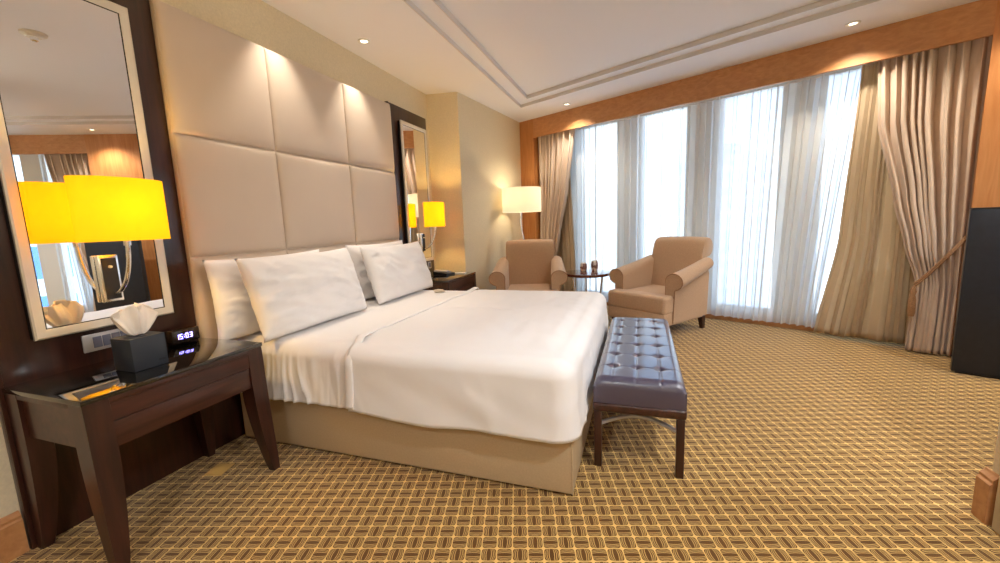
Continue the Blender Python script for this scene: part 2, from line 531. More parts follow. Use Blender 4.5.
# window wall pieces: left pier, valances, right pier, low skirting
SPL0, SPL1, SPR0, SPR1, SEND = -4.137, -3.887, 0.335, 1.02, 2.9
CV = 4.685
bm = BM(); wbox(bm, SPL0 - .04, SPL1, CV, 5.25, 0, HC); struct('trim_1', bm, M['wood_orange'], smooth=False)
def valance(nm, s0, s1):
    bm = BM()
    wbox(bm, s0, s1, CV + .004, CV + .035, 2.385, HC)
    wbox(bm, s0, s1, CV + .0005, CV + .034, 2.386, 2.398)
    return struct(nm, bm, M['wood_orange_h'], smooth=False)
valance('trim_2', SPL1, SPR0)
bm = BM(); wbox(bm, SPR0, SPR1, CV, 5.25, 0, HC); struct('trim_3', bm, M['wood_orange'], smooth=False)
valance('trim_4', SPR1, SEND)
bm = BM(); wbox(bm, SPL1, SPR0, 5.035, 5.06, 0, 0.095); wbox(bm, SPR1, SEND, 5.035, 5.06, 0, 0.095); struct('trim_5', bm, M['wood_orange_h'], smooth=False)

ZB, ZT = 0.16, 2.47
panes = [(-3.42, -2.77), (-2.49, -1.88), (-1.56, -0.95), (-0.66, 0.02), (1.30, 1.95), (2.2, 2.8)]
cols = [(SPL1, -3.42), (-2.77, -2.49), (-1.88, -1.56), (-0.95, -0.66), (0.02, SPR0), (SPR1, 1.30), (1.95, 2.2), (2.8, SEND)]
bm = BM()
for a, b in cols: wbox(bm, a, b, 5.06, 5.25, 0, HC)
for a, b in panes:
    wbox(bm, a, b, 5.06, 5.25, 0, ZB - .03); wbox(bm, a, b, 5.06, 5.25, ZT + .02, HC)
struct('wall_window', bm, plain('window_wall_paint', rgb(228, 224, 216), 0.7), smooth=False)
for i, (a, b) in enumerate(panes):
    bm = BM()
    wbox(bm, a, a + .035, 5.10, 5.17, ZB - .03, ZT + .02); wbox(bm, b - .035, b, 5.10, 5.17, ZB - .03, ZT + .02)
    wbox(bm, a + .035, b - .035, 5.10, 5.17, ZB - .03, ZB + .01); wbox(bm, a + .035, b - .035, 5.10, 5.17, ZT - .02, ZT + .02)
    fr = struct('window_%d' % (i + 1), bm, M['white'], smooth=False)
    g = BM(); wbox(g, a + .03, b - .03, 5.13, 5.138, ZB, ZT - .01)
    part('window_pane', g, M['glass'], fr, smooth=False)

# ------------------------------------------------------------------ curtains
def curtain(bm, fl, fr_, c0, amp, nf, z0, z1, nz=40, seed=0, per=10, cfun=None, hem=0.0, fan=1):
    rnd = random.Random(seed)
    ph = [rnd.uniform(-.5, .5) for _ in range(nf + 2)]
    am = [rnd.uniform(.55, 1.25) for _ in range(nf + 2)]
    wd = [rnd.uniform(.5, 1.7) for _ in range(nf)]
    tot = sum(wd); cum = [0]
    for x in wd: cum.append(cum[-1] + x / tot)
    nu = nf * per
    us = []
    for k in range(nf):
        for j in range(per):
            us.append((k, j / per, cum[k] + (cum[k + 1] - cum[k]) * j / per))
    us.append((nf - 1, 1.0, 1.0))
    def f(i, v):
        k, t, u = us[i]
        z = z1 + (z0 - z1) * v
        sl, sr = fl(z), fr_(z)
        a0 = am[k] * (1 - t) + am[k + 1] * t
        p = ph[k] * (1 - t) + ph[k + 1] * t
        swing = p * 0.5 * v + 0.20 * fbm(u * nf * .5, z * .8, seed)
        A = amp(z) * a0
        c = c0 + A * sin(2 * pi * (t + swing * .35)) + (cfun(z, u) if cfun else 0)
        s = sl + (fr_(z1) - sl) * u + (sr - fr_(z1)) * u ** fan + 0.35 * A * sin(4 * pi * (t + swing * .3))
        zz = z + (hem * fbm(u * nf * 0.6, 3.1, seed) if v > .98 else 0)
        return W(s, c, zz)
    V = [[bm.verts.new(f(i, j / nz)) for j in range(nz + 1)] for i in range(nu + 1)]
    for i in range(nu):
        for j in range(nz):
            bm.faces.new((V[i][j], V[i + 1][j], V[i + 1][j + 1], V[i][j + 1]))
    return bm

def interp(tab):
    def f(z):
        for (za, sa), (zb, sb) in zip(tab, tab[1:]):
            if za >= z >= zb:
                t = (za - z) / (za - zb); t = t * t * (3 - 2 * t) * .35 + t * .65
                return sa + (sb - sa) * t
        return tab[0][1] if z > tab[0][0] else tab[-1][1]
    return f

bm = BM()
curtain(bm, lambda z: -3.80, lambda z: -0.36 - .22 * (2.42 - z) / 2.36, 4.965, lambda z: .034 + .008 * (2.42 - z) / 2.4, 40, 0.062, 2.42, nz=24, seed=3, per=10, hem=.012, fan=6)
o = finish('sheer_curtain', bm, M['sheer'], angle=180)
tag(o, 'white sheer voile curtain across the wide window, letting daylight through', 'curtain')

bm = BM()
curtain(bm, interp([(2.42, -.372), (.95, -.44), (.03, -.575)]), interp([(2.42, .05), (.03, .16)]), 4.865, lambda z: .02 + .012 * (2.42 - z) / 2.4, 9, 0.035, 2.42, seed=5, per=10, hem=.02)
o = finish('curtain_lining', bm, M['lining'], angle=180); solidify(o, .003)
tag(o, 'beige inner curtain fanning out behind the right taupe drape', 'curtain')

bm = BM()
curtain(bm, lambda z: -3.84, interp([(2.42, -3.42), (.05, -3.30)]), 4.88, lambda z: .022, 7, 0.03, 2.42, seed=9, per=10)
o = finish('curtain_lining', bm, M['lining'], angle=180); solidify(o, .003)
tag(o, 'beige inner curtain hanging behind the left taupe drape', 'curtain')

def drape_amp(ztie):
    return lambda z: .045 * (1 - .55 * math.exp(-((z - ztie) / .22) ** 2))
# right drape, gathered by a rope
bm = BM()
curtain(bm, interp([(2.42, -.265), (1.9, -.23), (1.27, -.09), (.9, .0), (.58, .09), (.3, .085), (0.012, .075)]),
        interp([(2.42, .325), (1.0, .325), (.7, .325), (0.012, .325)]), 4.775, drape_amp(.66), 9, 0.012, 2.42, nz=60, seed=14, per=14)
dr_r = finish('drape', bm, M['drape'], angle=180); solidify(dr_r, .004)
tag(dr_r, 'taupe drape on the right, tied back with a tasselled rope', 'curtain', 'taupe window drapes')
# left drape
bm = BM()
curtain(bm, lambda z: -3.87, interp([(2.42, -3.25), (1.62, -3.36), (1.0, -3.50), (.6, -3.60), (.3, -3.58), (0.012, -3.54)]), 4.775, drape_amp(.6), 7, 0.012, 2.42, nz=60, seed=22, per=14)
dr_l = finish('drape', bm, M['drape'], angle=180); solidify(dr_l, .004)
tag(dr_l, 'taupe drape on the left, hanging behind the floor lamp', 'curtain', 'taupe window drapes')
# second window: drape beside the pier, seen in the mirror
bm = BM()
curtain(bm, lambda z: 1.03, interp([(2.42, 1.62), (1.2, 1.45), (.6, 1.30), (0.012, 1.34)]), 4.775, drape_amp(.6), 7, 0.012, 2.42, nz=40, seed=31, per=10)
o = finish('drape', bm, M['drape'], angle=180); solidify(o, .004)
tag(o, 'taupe drape of the next window, seen only in the near mirror', 'curtain', 'taupe window drapes')
bm = BM()
curtain(bm, lambda z: 1.04, interp([(2.42, 1.72), (0.05, 1.60)]), 4.93, lambda z: .03, 12, 0.05, 2.42, nz=16, seed=33, per=8)
o = finish('sheer_curtain', bm, M['sheer'], angle=180)
tag(o, 'white sheer curtain bunched beside the next window, seen in the near mirror', 'curtain')

# tieback rope with tassel (right drape)
tb = thing('tieback', 'twisted tan rope tieback with tassel around the right drape', 'tieback', W(.08, 4.72, .55))
org = Vector(tb.location)
pts = []
for k in range(15):
    t = k / 14
    s = .075 + t * .26; c = 4.715 + .010 * sin(pi * t) ; z = .56 + .40 * t ** 1.15
    pts.append(W(s, c - .005 + .0 * t, z) - org)
bm = BM(); tube(bm, pts, .0085, 8); tube(bm, [p + Vector((0, 0, .022)) for p in pts], .0075, 8); part('rope', bm, M['rope'], tb)
P0 = W(.075, 4.70, .56) - org
bm = BM(); lathe(bm, [(.004, 0.02), (.012, 0.0), (.022, -.03), (.016, -.06), (.02, -.075), (.024, -.10), (.026, -.20), (.020, -.235), (.0, -.236)], P0.x, P0.y, 14)
part('tassel', bm, M['rope'], tb)
# rope on the left drape
tb2 = thing('tieback', 'twisted tan rope tieback around the left drape beside the armchair', 'tieback', W(-3.6, 4.72, .6))
org = Vector(tb2.location)
pts = [W(-3.87 + .27 * t, 4.70 - .012 * sin(pi * t), .86 - .26 * t) - org for t in [k / 12 for k in range(13)]]
bm = BM(); tube(bm, pts, .0085, 8); part('rope', bm, M['rope'], tb2)

# ------------------------------------------------------------------ headboard, dark panels, mirrors
XP = -2.245
HY0, HY1 = 1.497, 3.478
ys = [HY0, 2.115, 2.822, HY1]; zs = [0.46, 1.08, 1.71, 2.335]
hbd = thing('headboard', 'padded beige headboard of nine square panels behind the bed', 'headboard', (XW, 2.49, 0))
bm = BM(); box(bm, 0.001, .043, HY0 - 2.49, HY1 - 2.49, 0.455, 2.335, .003); part('backing', bm, M['headboard'], hbd)
bm = BM(); box(bm, 0.001, .030, HY0 - 2.49, HY1 - 2.49, 0.0, .454, .002); part('plinth', bm, M['wood_dark'], hbd)
def pad(y0, y1, z0, z1):
    b = BM()
    def f(u, v):
        a, c = u * 2 - 1, v * 2 - 1
        ed = lambda q: 1 - abs(q) ** 14
        h = (ed(a) * ed(c)) ** .5
        puff = .010 * (1 - a * a) * (1 - c * c)
        return (.043 + .024 * h + puff * .6, y0 + u * (y1 - y0) - 2.49, z0 + v * (z1 - z0))
    # finer sampling near the rims
    def warp(t): return .5 - .5 * cos(pi * t) if False else t
    n = 36
    tt = [0, .004, .012, .025, .045] + [0.08 + .84 * k / 16 for k in range(17)] + [.955, .975, .988, .996, 1]
    V = [[b.verts.new(Vector(f(u, v))) for v in tt] for u in tt]
    for i in range(len(tt) - 1):
        for j in range(len(tt) - 1):
            b.faces.new((V[i][j], V[i + 1][j], V[i + 1][j + 1], V[i][j + 1]))
    return b
for i in range(3):
    for j in range(3):
        part('panel', pad(ys[i] + .003, ys[i + 1] - .003, zs[j] + .003, zs[j + 1] - .003), M['headboard'], hbd, angle=180)

def make_wall_panel():
    t = thing('wall_panel', 'dark walnut wall panel behind the near nightstand and mirror', 'wall panel', (XW, 1.135, 0), 0, 'dark walnut wall panels')
    b = BM(); box(b, 0.001, .025, -.378, .358, 0.0, 2.36, .002); part('board', b, M['wood_dark'], t)
    b = BM(); box(b, .025, .031, -.378, -.36, 0.0, 2.36, .002); part('edge_strip', b, M['wood_dark'], t)
    return t
wp = make_wall_panel()
dup(wp, (XW, 3.84, 0), 0, 'dark walnut wall panel behind the far nightstand and mirror')

def make_mirror():
    t = thing('wall_mirror', 'large near mirror in a silver frame above the tissue box', 'mirror', (XP, 1.117, 0), 0, 'silver framed wall mirrors')
    y0, y1, z0, z1 = -.251, .251, .815, 2.222
    b = BM(); box(b, 0.001, .036, y0 + .003, y1 - .003, z0 + .003, z1 - .003); part('backing', b, M['black_edge'], t)
    b = BM(); fw = .036
    pr = [(0.0, .030), (0.0, .041), (.006, .045), (fw - .004, .042), (fw, .040), (fw, .030)]
    corners = [(y0, z0, 1, 1), (y1, z0, -1, 1), (y1, z1, -1, -1), (y0, z1, 1, -1)]
    rings = [[(x, cy + sy * d, cz + sz * d) for d, x in pr] for cy, cz, sy, sz in corners]
    Rr = [[b.verts.new(Vector(p)) for p in r] for r in rings]
    for i in range(4):
        A, B = Rr[i], Rr[(i + 1) % 4]
        for k in range(len(pr)):
            kk = (k + 1) % len(pr)
            b.faces.new((A[k], A[kk], B[kk], B[k]))
    part('frame', b, M['silver'], t, angle=20)
    b = BM(); g = .034; box(b, .0362, .0374, y0 + g, y1 - g, z0 + g, z1 - g); part('mirror_glass', b, M['mirror'], t, smooth=False)
    # thin black bead inside the frame
    b = BM(); e0, e1 = fw - .001, fw + .004
    for (a0, a1, c0, c1) in ((y0 + e0, y0 + e1, z0 + e0, z1 - e0), (y1 - e1, y1 - e0, z0 + e0, z1 - e0), (y0 + e0, y1 - e0, z0 + e0, z0 + e1), (y0 + e0, y1 - e0, z1 - e1, z1 - e0)):
        box(b, .0374, .0385, a0, a1, c0, c1)
    part('bead', b, M['black_edge'], t, smooth=False)
    return t
mi = make_mirror()
dup(mi, (XP, 3.865, 0), 0, 'narrow-looking far mirror in a silver frame beyond the headboard')

# sconces
def make_sconce():
    t = thing('wall_lamp', 'yellow shaded chrome wall lamp on the near mirror, above the tissue box', 'lamp', (-2.206, 1.125, 0), 0, 'yellow wall lamps')
    b = BM()
    # shade : elliptical open drum with thickness
    cx = .172
    prof = [(1.0, 1.185), (1.0, 1.436), (.975, 1.436), (.975, 1.185)]
    seg = 56
    rings = [[(cx + .088 * r * cos(2 * pi * k / seg), .161 * r * sin(2 * pi * k / seg), z) for k in range(seg)] for r, z in prof]
    Rr = [[b.verts.new(Vector(p)) for p in r] for r in rings]
    for i in range(4):
        A, B = Rr[i], Rr[(i + 1) % 4]
        for k in range(seg):
            kk = (k + 1) % seg
            b.faces.new((A[k], A[kk], B[kk], B[k]))
    part('lamp_shade', b, M['shade_yellow'], t)
    b = BM(); box(b, .001, .026, -.036, .036, .922, 1.125, .004)
    bk = part('bracket', b, M['chrome'], t)
    b = BM(); box(b, .026, .028, -.027, .027, .934, 1.113); part('bracket_inset', b, M['black_edge'], bk)
    b = BM(); lathe(b, [(.0, 0), (.006, 0), (.006, .012), (.004, .016), (0, .016)], 0, 0, 12)
    bmesh.ops.rotate(b, verts=b.verts[:], cent=(0, 0, 0), matrix=Matrix.Rotation(pi / 2, 3, 'Y'))
    bmesh.ops.translate(b, verts=b.verts[:], vec=(.027, .0, 1.075)); part('switch', b, M['silver'], bk)
    b = BM()
    pts = []
    for k in range(17):
        a = k / 16
        pts.append((.028 + .144 * a ** .62 * (1 if a else 1), 0.0, .955 + .235 * a ** 1.75))
    pts = [(.026 + .146 * sin(pi / 2 * k / 16) ** 1.0, 0, .958 + .225 * (1 - cos(pi / 2 * k / 16))) for k in range(17)]
    tube(b, pts, .0085, 12)
    lathe(b, [(.0, 1.165), (.013, 1.165), (.013, 1.215), (.0, 1.215)], .172, 0, 14)
    part('arm', b, M['chrome'], t)
    b = BM()
    for a in (0, pi / 2):
        tube(b, [(cx - .085 * cos(a), -.156 * sin(a), 1.2), (cx + .085 * cos(a), .156 * sin(a), 1.2)], .002, 6)
    part('shade_spider', b, M['chrome'], t)
    b = BM(); bmesh.ops.create_uvsphere(b, u_segments=14, v_segments=10, radius=.024); bmesh.ops.translate(b, verts=b.verts[:], vec=(cx, 0, 1.255))
    part('bulb', b, M['lens'], t)
    return t
sc = make_sconce()
dup(sc, (-2.206, 3.87, 0), 0, 'small yellow shaded chrome wall lamp above the far nightstand')

# ------------------------------------------------------------------ nightstands
def tapered_leg(b, x, y, sx_, sy_, top=.60):
    # outer faces stay upright, inner faces taper in a curve (sx_, sy_ = inward directions)
    rings = []
    for k in range(13):
        z = top * k / 12
        t = z / top
        e_ = min(1.0, t / .72); e_ = 1 - (1 - e_) ** 1.7
        wx = .038 + .042 * e_
        wy = .037 + .040 * e_
        spl = .028 * (1 - t) ** 1.5 if sx_ < 0 else 0
        x0, x1 = sorted((x + spl, x + spl + sx_ * wx)); y0, y1 = sorted((y, y + sy_ * wy))
        rings.append([(x0, y0, z), (x1, y0, z), (x1, y1, z), (x0, y1, z)])
    loft(b, rings)
    bmesh.ops.bevel(b, geom=[e for e in b.edges if abs(e.verts[0].co.z - e.verts[1].co.z) > .01], offset=.003, segments=1, affect='EDGES')
    return b

def make_nightstand():
    t = thing('nightstand', 'near dark walnut nightstand with black glass top and tapered legs', 'nightstand', (-2.0, 1.125, 0), 0, 'walnut bedside tables')
    x0, x1, y0, y1 = -.243, .235, -.358, .345
    b = BM(); box(b, x0, x1, y0, y1, .642, .66, .002); part('glass_top', b, M['black_glass'], t)
    b = BM()
    box(b, x0 + .004, x1 - .004, y0 + .004, y1 - .004, .622, .6415, .002)
    box(b, x1 - .034, x1 - .004, y0 + .06, y1 - .06, .553, .622, 0)
    box(b, x1 - .20, x1 - .03, y0 + .075, y1 - .075, .462, .553, 0)
    for s in (-1, 1):
        yy = sorted((s * .341, s * .321))
        box(b, x0 + .05, x1 - .07, yy[0], yy[1], .47, .625, 0)
    box(b, x0 + .004, x0 + .02, y0 + .05, y1 - .05, .47, .625, 0)
    part('body', b, M['wood_dark_h'], t)
    for (lx, ly, sx_, sy_) in ((x1 - .003, y0 + .003, -1, 1), (x1 - .003, y1 - .003, -1, -1), (x0 + .003, y0 + .003, 1, 1), (x0 + .003, y1 - .003, 1, -1)):
        b = BM(); tapered_leg(b, lx, ly, sx_, sy_, .6415); part('leg', b, M['wood_dark'], t)
    b = BM(); box(b, x1 - .0298, x1 - .005, y0 + .080, y1 - .080, .455, .5505, .002); part('drawer', b, M['wood_dark_h'], t)
    return t
ns = make_nightstand()
dup(ns, (-2.0, 3.93, 0), 0, 'far dark walnut nightstand in the corner beyond the pillows')

# things on the near nightstand
tbx = thing('tissue_box', 'charcoal leatherette cube tissue box on the near nightstand', 'tissue box', (-1.97, 1.072, .6605), 0)
b = BM(); box(b, -.062, .062, -.064, .064, 0, .135, .004); box(b, -.048, .048, -.022, .022, .1352, .1365); part('box_body', b, M['tissue_box'], tbx)
b = BM()
for k, wv in enumerate((.004, .004, .0035, .004)):
    box(b, .062, .0628, .028 + k * .0065, .028 + k * .0065 + wv, .022, .031)
part('badge', b, M['black_edge'], tbx)
b = BM()
def tis(sd):
    def f(u, v):
        a = u * 2 - 1
        w = .018 + .070 * v ** .62
        y = w * a * (1 - .10 * v * v)
        z = .1375 + .125 * v * (1 - .30 * a * a * v) + .010 * sin(4 * a + sd) * v
        x = sd * (.012 + .016 * v * (1 - v) * 3 * (1 - a * a)) * (1 - v ** 3 * .8) + .014 * v * sin(6.2 * a + .8 * sd + 1.5 * v) + .007 * v * sin(13 * a + 2 * sd)
        return (x + .010 * v, y - .008 * v, z)
    return f
for sd_ in (-1, 1): grid(b, 60, 24, tis(sd_))
tis_o = finish('tissue', b, M['tissue'], None, angle=180, loc=(-1.97, 1.072, .6605)); solidify(tis_o, .0015)
tag(tis_o, 'white crumpled paper tissue standing up out of the dark tissue box', 'tissue')

ck = thing('alarm_clock', 'dark box alarm clock with glowing violet digits on the near nightstand', 'clock', (-2.208, 1.395, .6605), 0)
b = BM(); box(b, -.027, .027, -.066, .066, 0, .066, .005); part('case', b, M['clock'], ck)
b = BM()
segs = {'1': 'bc', '5': 'afgcd', '0': 'abcdef', '3': 'abgcd'}
def digit(bb, ch, yc, zc, w, h):
    t_ = .0026; x0, x1 = .0275, .0282
    P = {'a': (yc - w / 2, yc + w / 2, zc + h / 2 - t_, zc + h / 2), 'g': (yc - w / 2, yc + w / 2, zc - t_ / 2, zc + t_ / 2), 'd': (yc - w / 2, yc + w / 2, zc - h / 2, zc - h / 2 + t_),
         'f': (yc - w / 2, yc - w / 2 + t_, zc, zc + h / 2), 'b': (yc + w / 2 - t_, yc + w / 2, zc, zc + h / 2),
         'e': (yc - w / 2, yc - w / 2 + t_, zc - h / 2, zc), 'c': (yc + w / 2 - t_, yc + w / 2, zc - h / 2, zc)}
    for s_ in segs[ch]:
        p = P[s_]; box(bb, x0, x1, *p)
for ch, yc in (('1', -.044), ('5', -.026), ('0', .002), ('3', .022)):
    digit(b, ch, yc, .033, .013, .025)
for zc in (.028, .038): box(b, .0275, .0282, -.0125, -.0100, zc - .0015, zc + .0015)
part('digits', b, M['digits'], ck, smooth=False)

def make_outlet(name, label, loc, n, w):
    t = thing(name, label, 'outlet', loc)
    b = BM(); box(b, 0, .008, -w / 2, w / 2, -.038, .038, .003); part('cover_plate', b, M['plate'], t)
    k = .03 if n > 1 else .035
    for i in range(n):
        yc = (i - (n - 1) / 2) * .0335 + (.012 if n > 1 else 0)
        b = BM(); box(b, .008, .011, yc - k / 2, yc + k / 2, -.024, .024, .002); part('socket', b, M['socket'], t)
    return t
make_outlet('outlet_panel', 'silver outlet plate with a row of sockets on the walnut panel', (XP, 1.105, .752), 4, .175)
make_outlet('wall_socket', 'single pale wall socket on the far walnut panel above the nightstand', (XP, 4.08, .76), 1, .07)

# floor plate under the near nightstand
b = BM(); box(b, -.045, .045, -.05, .05, 0, .004, .001)
o = finish('floor_outlet', b, M['tan_plate'], None, loc=(-2.03, 1.36, .0005)); o.rotation_euler = (0, 0, radians(16)); tag(o, 'small tan plate flat on the carpet under the near nightstand', 'floor outlet')

# things on the far nightstand
ph = thing('telephone', 'low black and grey telephone on the far nightstand', 'telephone', (-2.02, 3.99, .6605), radians(-10))
b = BM(); prism(b, [(-.09, 0), (.09, 0), (.09, .022), (-.09, .042)], 1, -.075, .075); part('phone_base', b, M['plastic_black'], ph)
b = BM(); box(b, -.085, .085, -.072, -.022, .036, .058, .008); part('handset', b, M['plastic_grey'], ph)
b = BM()
for i in range(3):
    for j in range(4): box(b, -.02 + i * .026, -.004 + i * .026, .0 + j * .017, .012 + j * .017, .026, .040)
part('keypad', b, M['plastic_grey'], ph)
b = BM(); box(b, -.07, .07, -.05, .05, 0, .008, .001); box(b, -.07, .07, -.05, -.035, .008, .011)
o = finish('notepad', b, M['paper'], None, loc=(-1.90, 4.13, .6605)); o.rotation_euler = (0, 0, radians(12)); tag(o, 'white notepad beside the telephone on the far nightstand', 'notepad')

# ------------------------------------------------------------------ bed
BY0, BY1 = 1.637, 3.352
BC = (BY0 + BY1) / 2
ZTOP = .61
bed = thing('bed', 'king size bed on a tan upholstered base', 'bed', (-1.22, BC, 0))
b = BM(); box(b, -2.192 + 1.22, -.266 + 1.22, BY0 - BC, BY1 - BC, .008, .30, .012, 3); part('bed_base', b, M['base_tan'], bed)
b = BM(); box(b, -2.19 + 1.22, -.275 + 1.22, BY0 - BC + .02, BY1 - BC - .02, .301, .575, .05, 4); part('mattress', b, M['linen'], bed)
for fx in (-2.1, -.40):
    for fy in (BY0 + .10, BY1 - .10):
        b = BM(); lathe(b, [(.0, 0), (.028, 0), (.026, .0078), (.0, .0078)], fx + 1.22, fy - BC, 14); part('foot', b, M['plastic_black'], bed)
# seam welt on the base's visible corner
for (wx, wy) in ((-.266, BY0), (-.266, BY1)):
    b = BM()
    tube(b, [(wx + 1.22 - .003, wy - BC + (.003 if wy < BC else -.003), z) for z in (.012, .15, .295)], .004, 8)
    part('welt', b, M['base_tan'], bed)

def side_profile(t, zh, out=.0, rad=.085):
    """t 0..1 : hem -> up the side -> rounded shoulder -> start of top. returns (outward offset from mattress edge, z)"""
    ztop = ZTOP
    if t < .55:
        k = t / .55
        return (out + .018 * (1 - k) ** 1.5, zh + (ztop - rad - zh) * k)
    k = (t - .55) / .45
    a = k * pi / 2
    return (out - rad * (1 - cos(a)), ztop - rad + rad * sin(a))

# head-end sheet (under-blanket): spans near to far side from the pillows to the duvet edge
def sheet_xyz(u, v):
    x = -2.17 + u * (2.17 - 1.386)
    zh = .30 + .02 * fbm(x * 4, 1.3)
    n = v
    def at(y, z): return (x, y, z)
    if v < .35:
        o_, z = side_profile(v / .35, zh, .006)
        wr = smoothstep(.62, .40, z)
        fold = (.020 * (1 - abs(fbm(x * 13 + 1.2 * fbm(x * 3, z * 3), z * 1.6))) ** 5 + .008 * fbm(x * 30, z * 2.2, 4)) * wr
        return at(BY0 - o_ - .006 - abs(fold) * 1.0, z)
    if v > .65:
        o_, z = side_profile((1 - v) / .35, zh, .006)
        fold = .010 * sin(x * 48 + 2 * fbm(x * 3, z * 2, 4)) * smoothstep(.62, .40, z)
        return at(BY1 + o_ + .006 + abs(fold), z)
    k = (v - .35) / .30
    y = BY0 + .075 + (BY1 - BY0 - .15) * k
    return at(y, ZTOP + .004 * fbm(x * 3, y * 3, 2.0) - .002)
b = BM(); grid(b, 130, 90, sheet_xyz)
o = finish('bed_sheet', b, M['linen'], angle=180); solidify(o, .004, 1)
tag(o, 'white bed sheet under the pillows, hanging over the tan base beside the nightstand', 'sheet')

# duvet : U-shaped rings from the hem up to the rim, then in to the centre line
DX0, DX1 = -1.375, -.292
rc = .055
def duvet_top(xx, yy):
    return ZTOP + .018 + .010 * fbm(xx * 2.6, yy * 2.6, .7) + .0065 * fbm(xx * 7, yy * 4.5, 5.1) + .004 * fbm(xx * 15, yy * 10, 9.1)
def duvet():
    b = BM()
    # U path: near head corner -> near foot corner -> far foot corner -> far head corner
    path = []
    y0, y1 = BY0, BY1
    n1, nc, n2 = 74, 12, 110
    for i in range(n1): path.append((DX0 + (DX1 - rc - DX0) * i / n1, y0, 0, -1))
    for i in range(nc):
        a = -pi / 2 + pi / 2 * i / nc
        path.append((DX1 - rc + rc * cos(a), y0 + rc + rc * sin(a), cos(a), sin(a)))
    for i in range(n2): path.append((DX1, y0 + rc + (y1 - y0 - 2 * rc) * i / n2, 1, 0))
    for i in range(nc):
        a = pi / 2 * i / nc
        path.append((DX1 - rc + rc * cos(a), y1 - rc + rc * sin(a), cos(a), sin(a)))
    for i in range(n1 + 1): path.append((DX1 - rc + (DX0 - DX1 + rc) * i / n1, y1, 0, 1))
    rings = []
    NS = 30
    s = 0; pl = None; arc = []
    for p in path:
        q = Vector(p[:2])
        if pl is not None: s += (q - pl).length
        arc.append(s); pl = q
    for j in range(NS + 1):
        t = j / NS
        r = []
        for (x, y, nx, ny), a in zip(path, arc):
            zh = .276 + .014 * fbm(a * 3.2, .5) + .018 * math.exp(-((x - DX0) / .12) ** 2) * (1 if abs(ny) > .5 else 0)
            o_, z = side_profile(t, zh, .024, .075)
            fade = smoothstep(.60, .33, z)
            corner = max(0, 1 - abs(abs(nx) - .7) / .7) if abs(nx * ny) > .01 else 0
            rip = .018 * (1 - abs(fbm(a * 6 + 1.5 * fbm(a * 2, z * 3), z * 1.2, 2.2))) ** 6 * fade * (.25 + 1.2 * abs(fbm(a * 1.1, 3.3)))
            cre = .010 * fbm(a * 5 + z * 6, z * 7, 1.5) * (.4 + .6 * fade)
            off = o_ + .006 + abs(rip) + cre * .7 + (.004 * corner * fade)
            r.append((x + nx * off, y + ny * off, z + .004 * fbm(a * 6, t * 3, 8)))
        rings.append(r)
    # inwards over the top
    NI = 34
    last = rings[-1]
    for j in range(1, NI + 1):
        k = j / NI
        r = []
        for (x, y, z), p in zip(last, path):
            cxn = min(max(x, DX0), DX1 - .5)
            xx = x + (cxn - x) * k; yy = y + (BC - y) * k
            zz = duvet_top(xx, yy)
            zz = z + (zz - z) * smoothstep(0, .18, k)
            r.append((xx, yy, zz))
        rings.append(r)
    loft(b, rings, closed=False, caps=False)
    return b
o = finish('duvet', duvet(), M['linen'], angle=180); solidify(o, .012, 1)
tag(o, 'white duvet spread over the foot half of the bed', 'duvet')
# turned edge band of the duvet
b = BM()
def band_(u, v):
    # follows the bed cross-section at the duvet's head end
    vv = v
    x = DX0 - .012 + u * .045
    if vv < .30:
        o_, z = side_profile(vv / .30, .31, .032, .095); y = BY0 - o_ - .010
    elif vv > .70:
        o_, z = side_profile((1 - vv) / .30, .31, .032, .095); y = BY1 + o_ + .010
    else:
        k = (vv - .30) / .40
        y = BY0 + .075 + (BY1 - BY0 - .15) * k; z = duvet_top(DX0, y) + .012
    z += .006 * sin(pi * u) if .27 < vv < .73 else 0
    return (x + .012 * fbm(y * 1.5, z * 2, 3), y - (.005 * sin(pi * u) if vv < .3 else 0), z)
grid(b, 6, 90, band_)
ob = finish('turned_edge', b, M['linen'], o, angle=180); solidify(ob, .006, 1)

# small card on the bed by the far edge
b = BM(); prism(b, [(-.045, 0), (.045, 0), (.045, .002), (.003, .009), (-.003, .009), (-.045, .002)], 1, -.07, .07)
o = finish('tent_card', b, plain('card_paper', rgb(206, 190, 168), .7), None, loc=(-1.70, 3.24, ZTOP + .006)); o.rotation_euler = (0, 0, radians(35))
tag(o, 'small folded card lying on the sheet near the far nightstand', 'card')

# pillows
def pillow_bm(Wd, H, T, seed):
    b = BM()
    nu, nv = 48, 32
    def surf(side):
        def f(u, v):
            a, c = u * 2 - 1, v * 2 - 1
            m = max(0.0, (1 - abs(a) ** 2.6)) * max(0.0, (1 - abs(c) ** 2.4))
            th = T / 2 * m ** .42
            # corners reach out, edges pull in
            y = a * Wd / 2 * (1 - .05 * (1 - abs(c) ** 2.2) * abs(a) ** 3)
            z = c * H / 2 * (1 - (.065 if c > 0 else .02) * (1 - abs(a) ** 2.2) * abs(c) ** 3)
            d_ = c * .8 + a * .5
            rid = (1 - abs(fbm(d_ * 5 + seed, (a - c * .4) * 1.6, seed + 3))) ** 6
            rid2 = (1 - abs(fbm((c - a) * 6, (a + c) * 1.8 + seed, seed + 9))) ** 6
            wr = .012 * fbm(a * 2.5 + seed, c * 3, seed) + .012 * (rid - .3) * (.35 + abs(a)) + .008 * (rid2 - .3) * abs(a)
            return (side * (th + wr * min(1, m * 3)), y, z)
        return f
    for sd in (1, -1): grid(b, nu, nv, surf(sd))
    bmesh.ops.remove_doubles(b, verts=b.verts[:], dist=1e-4)
    return b
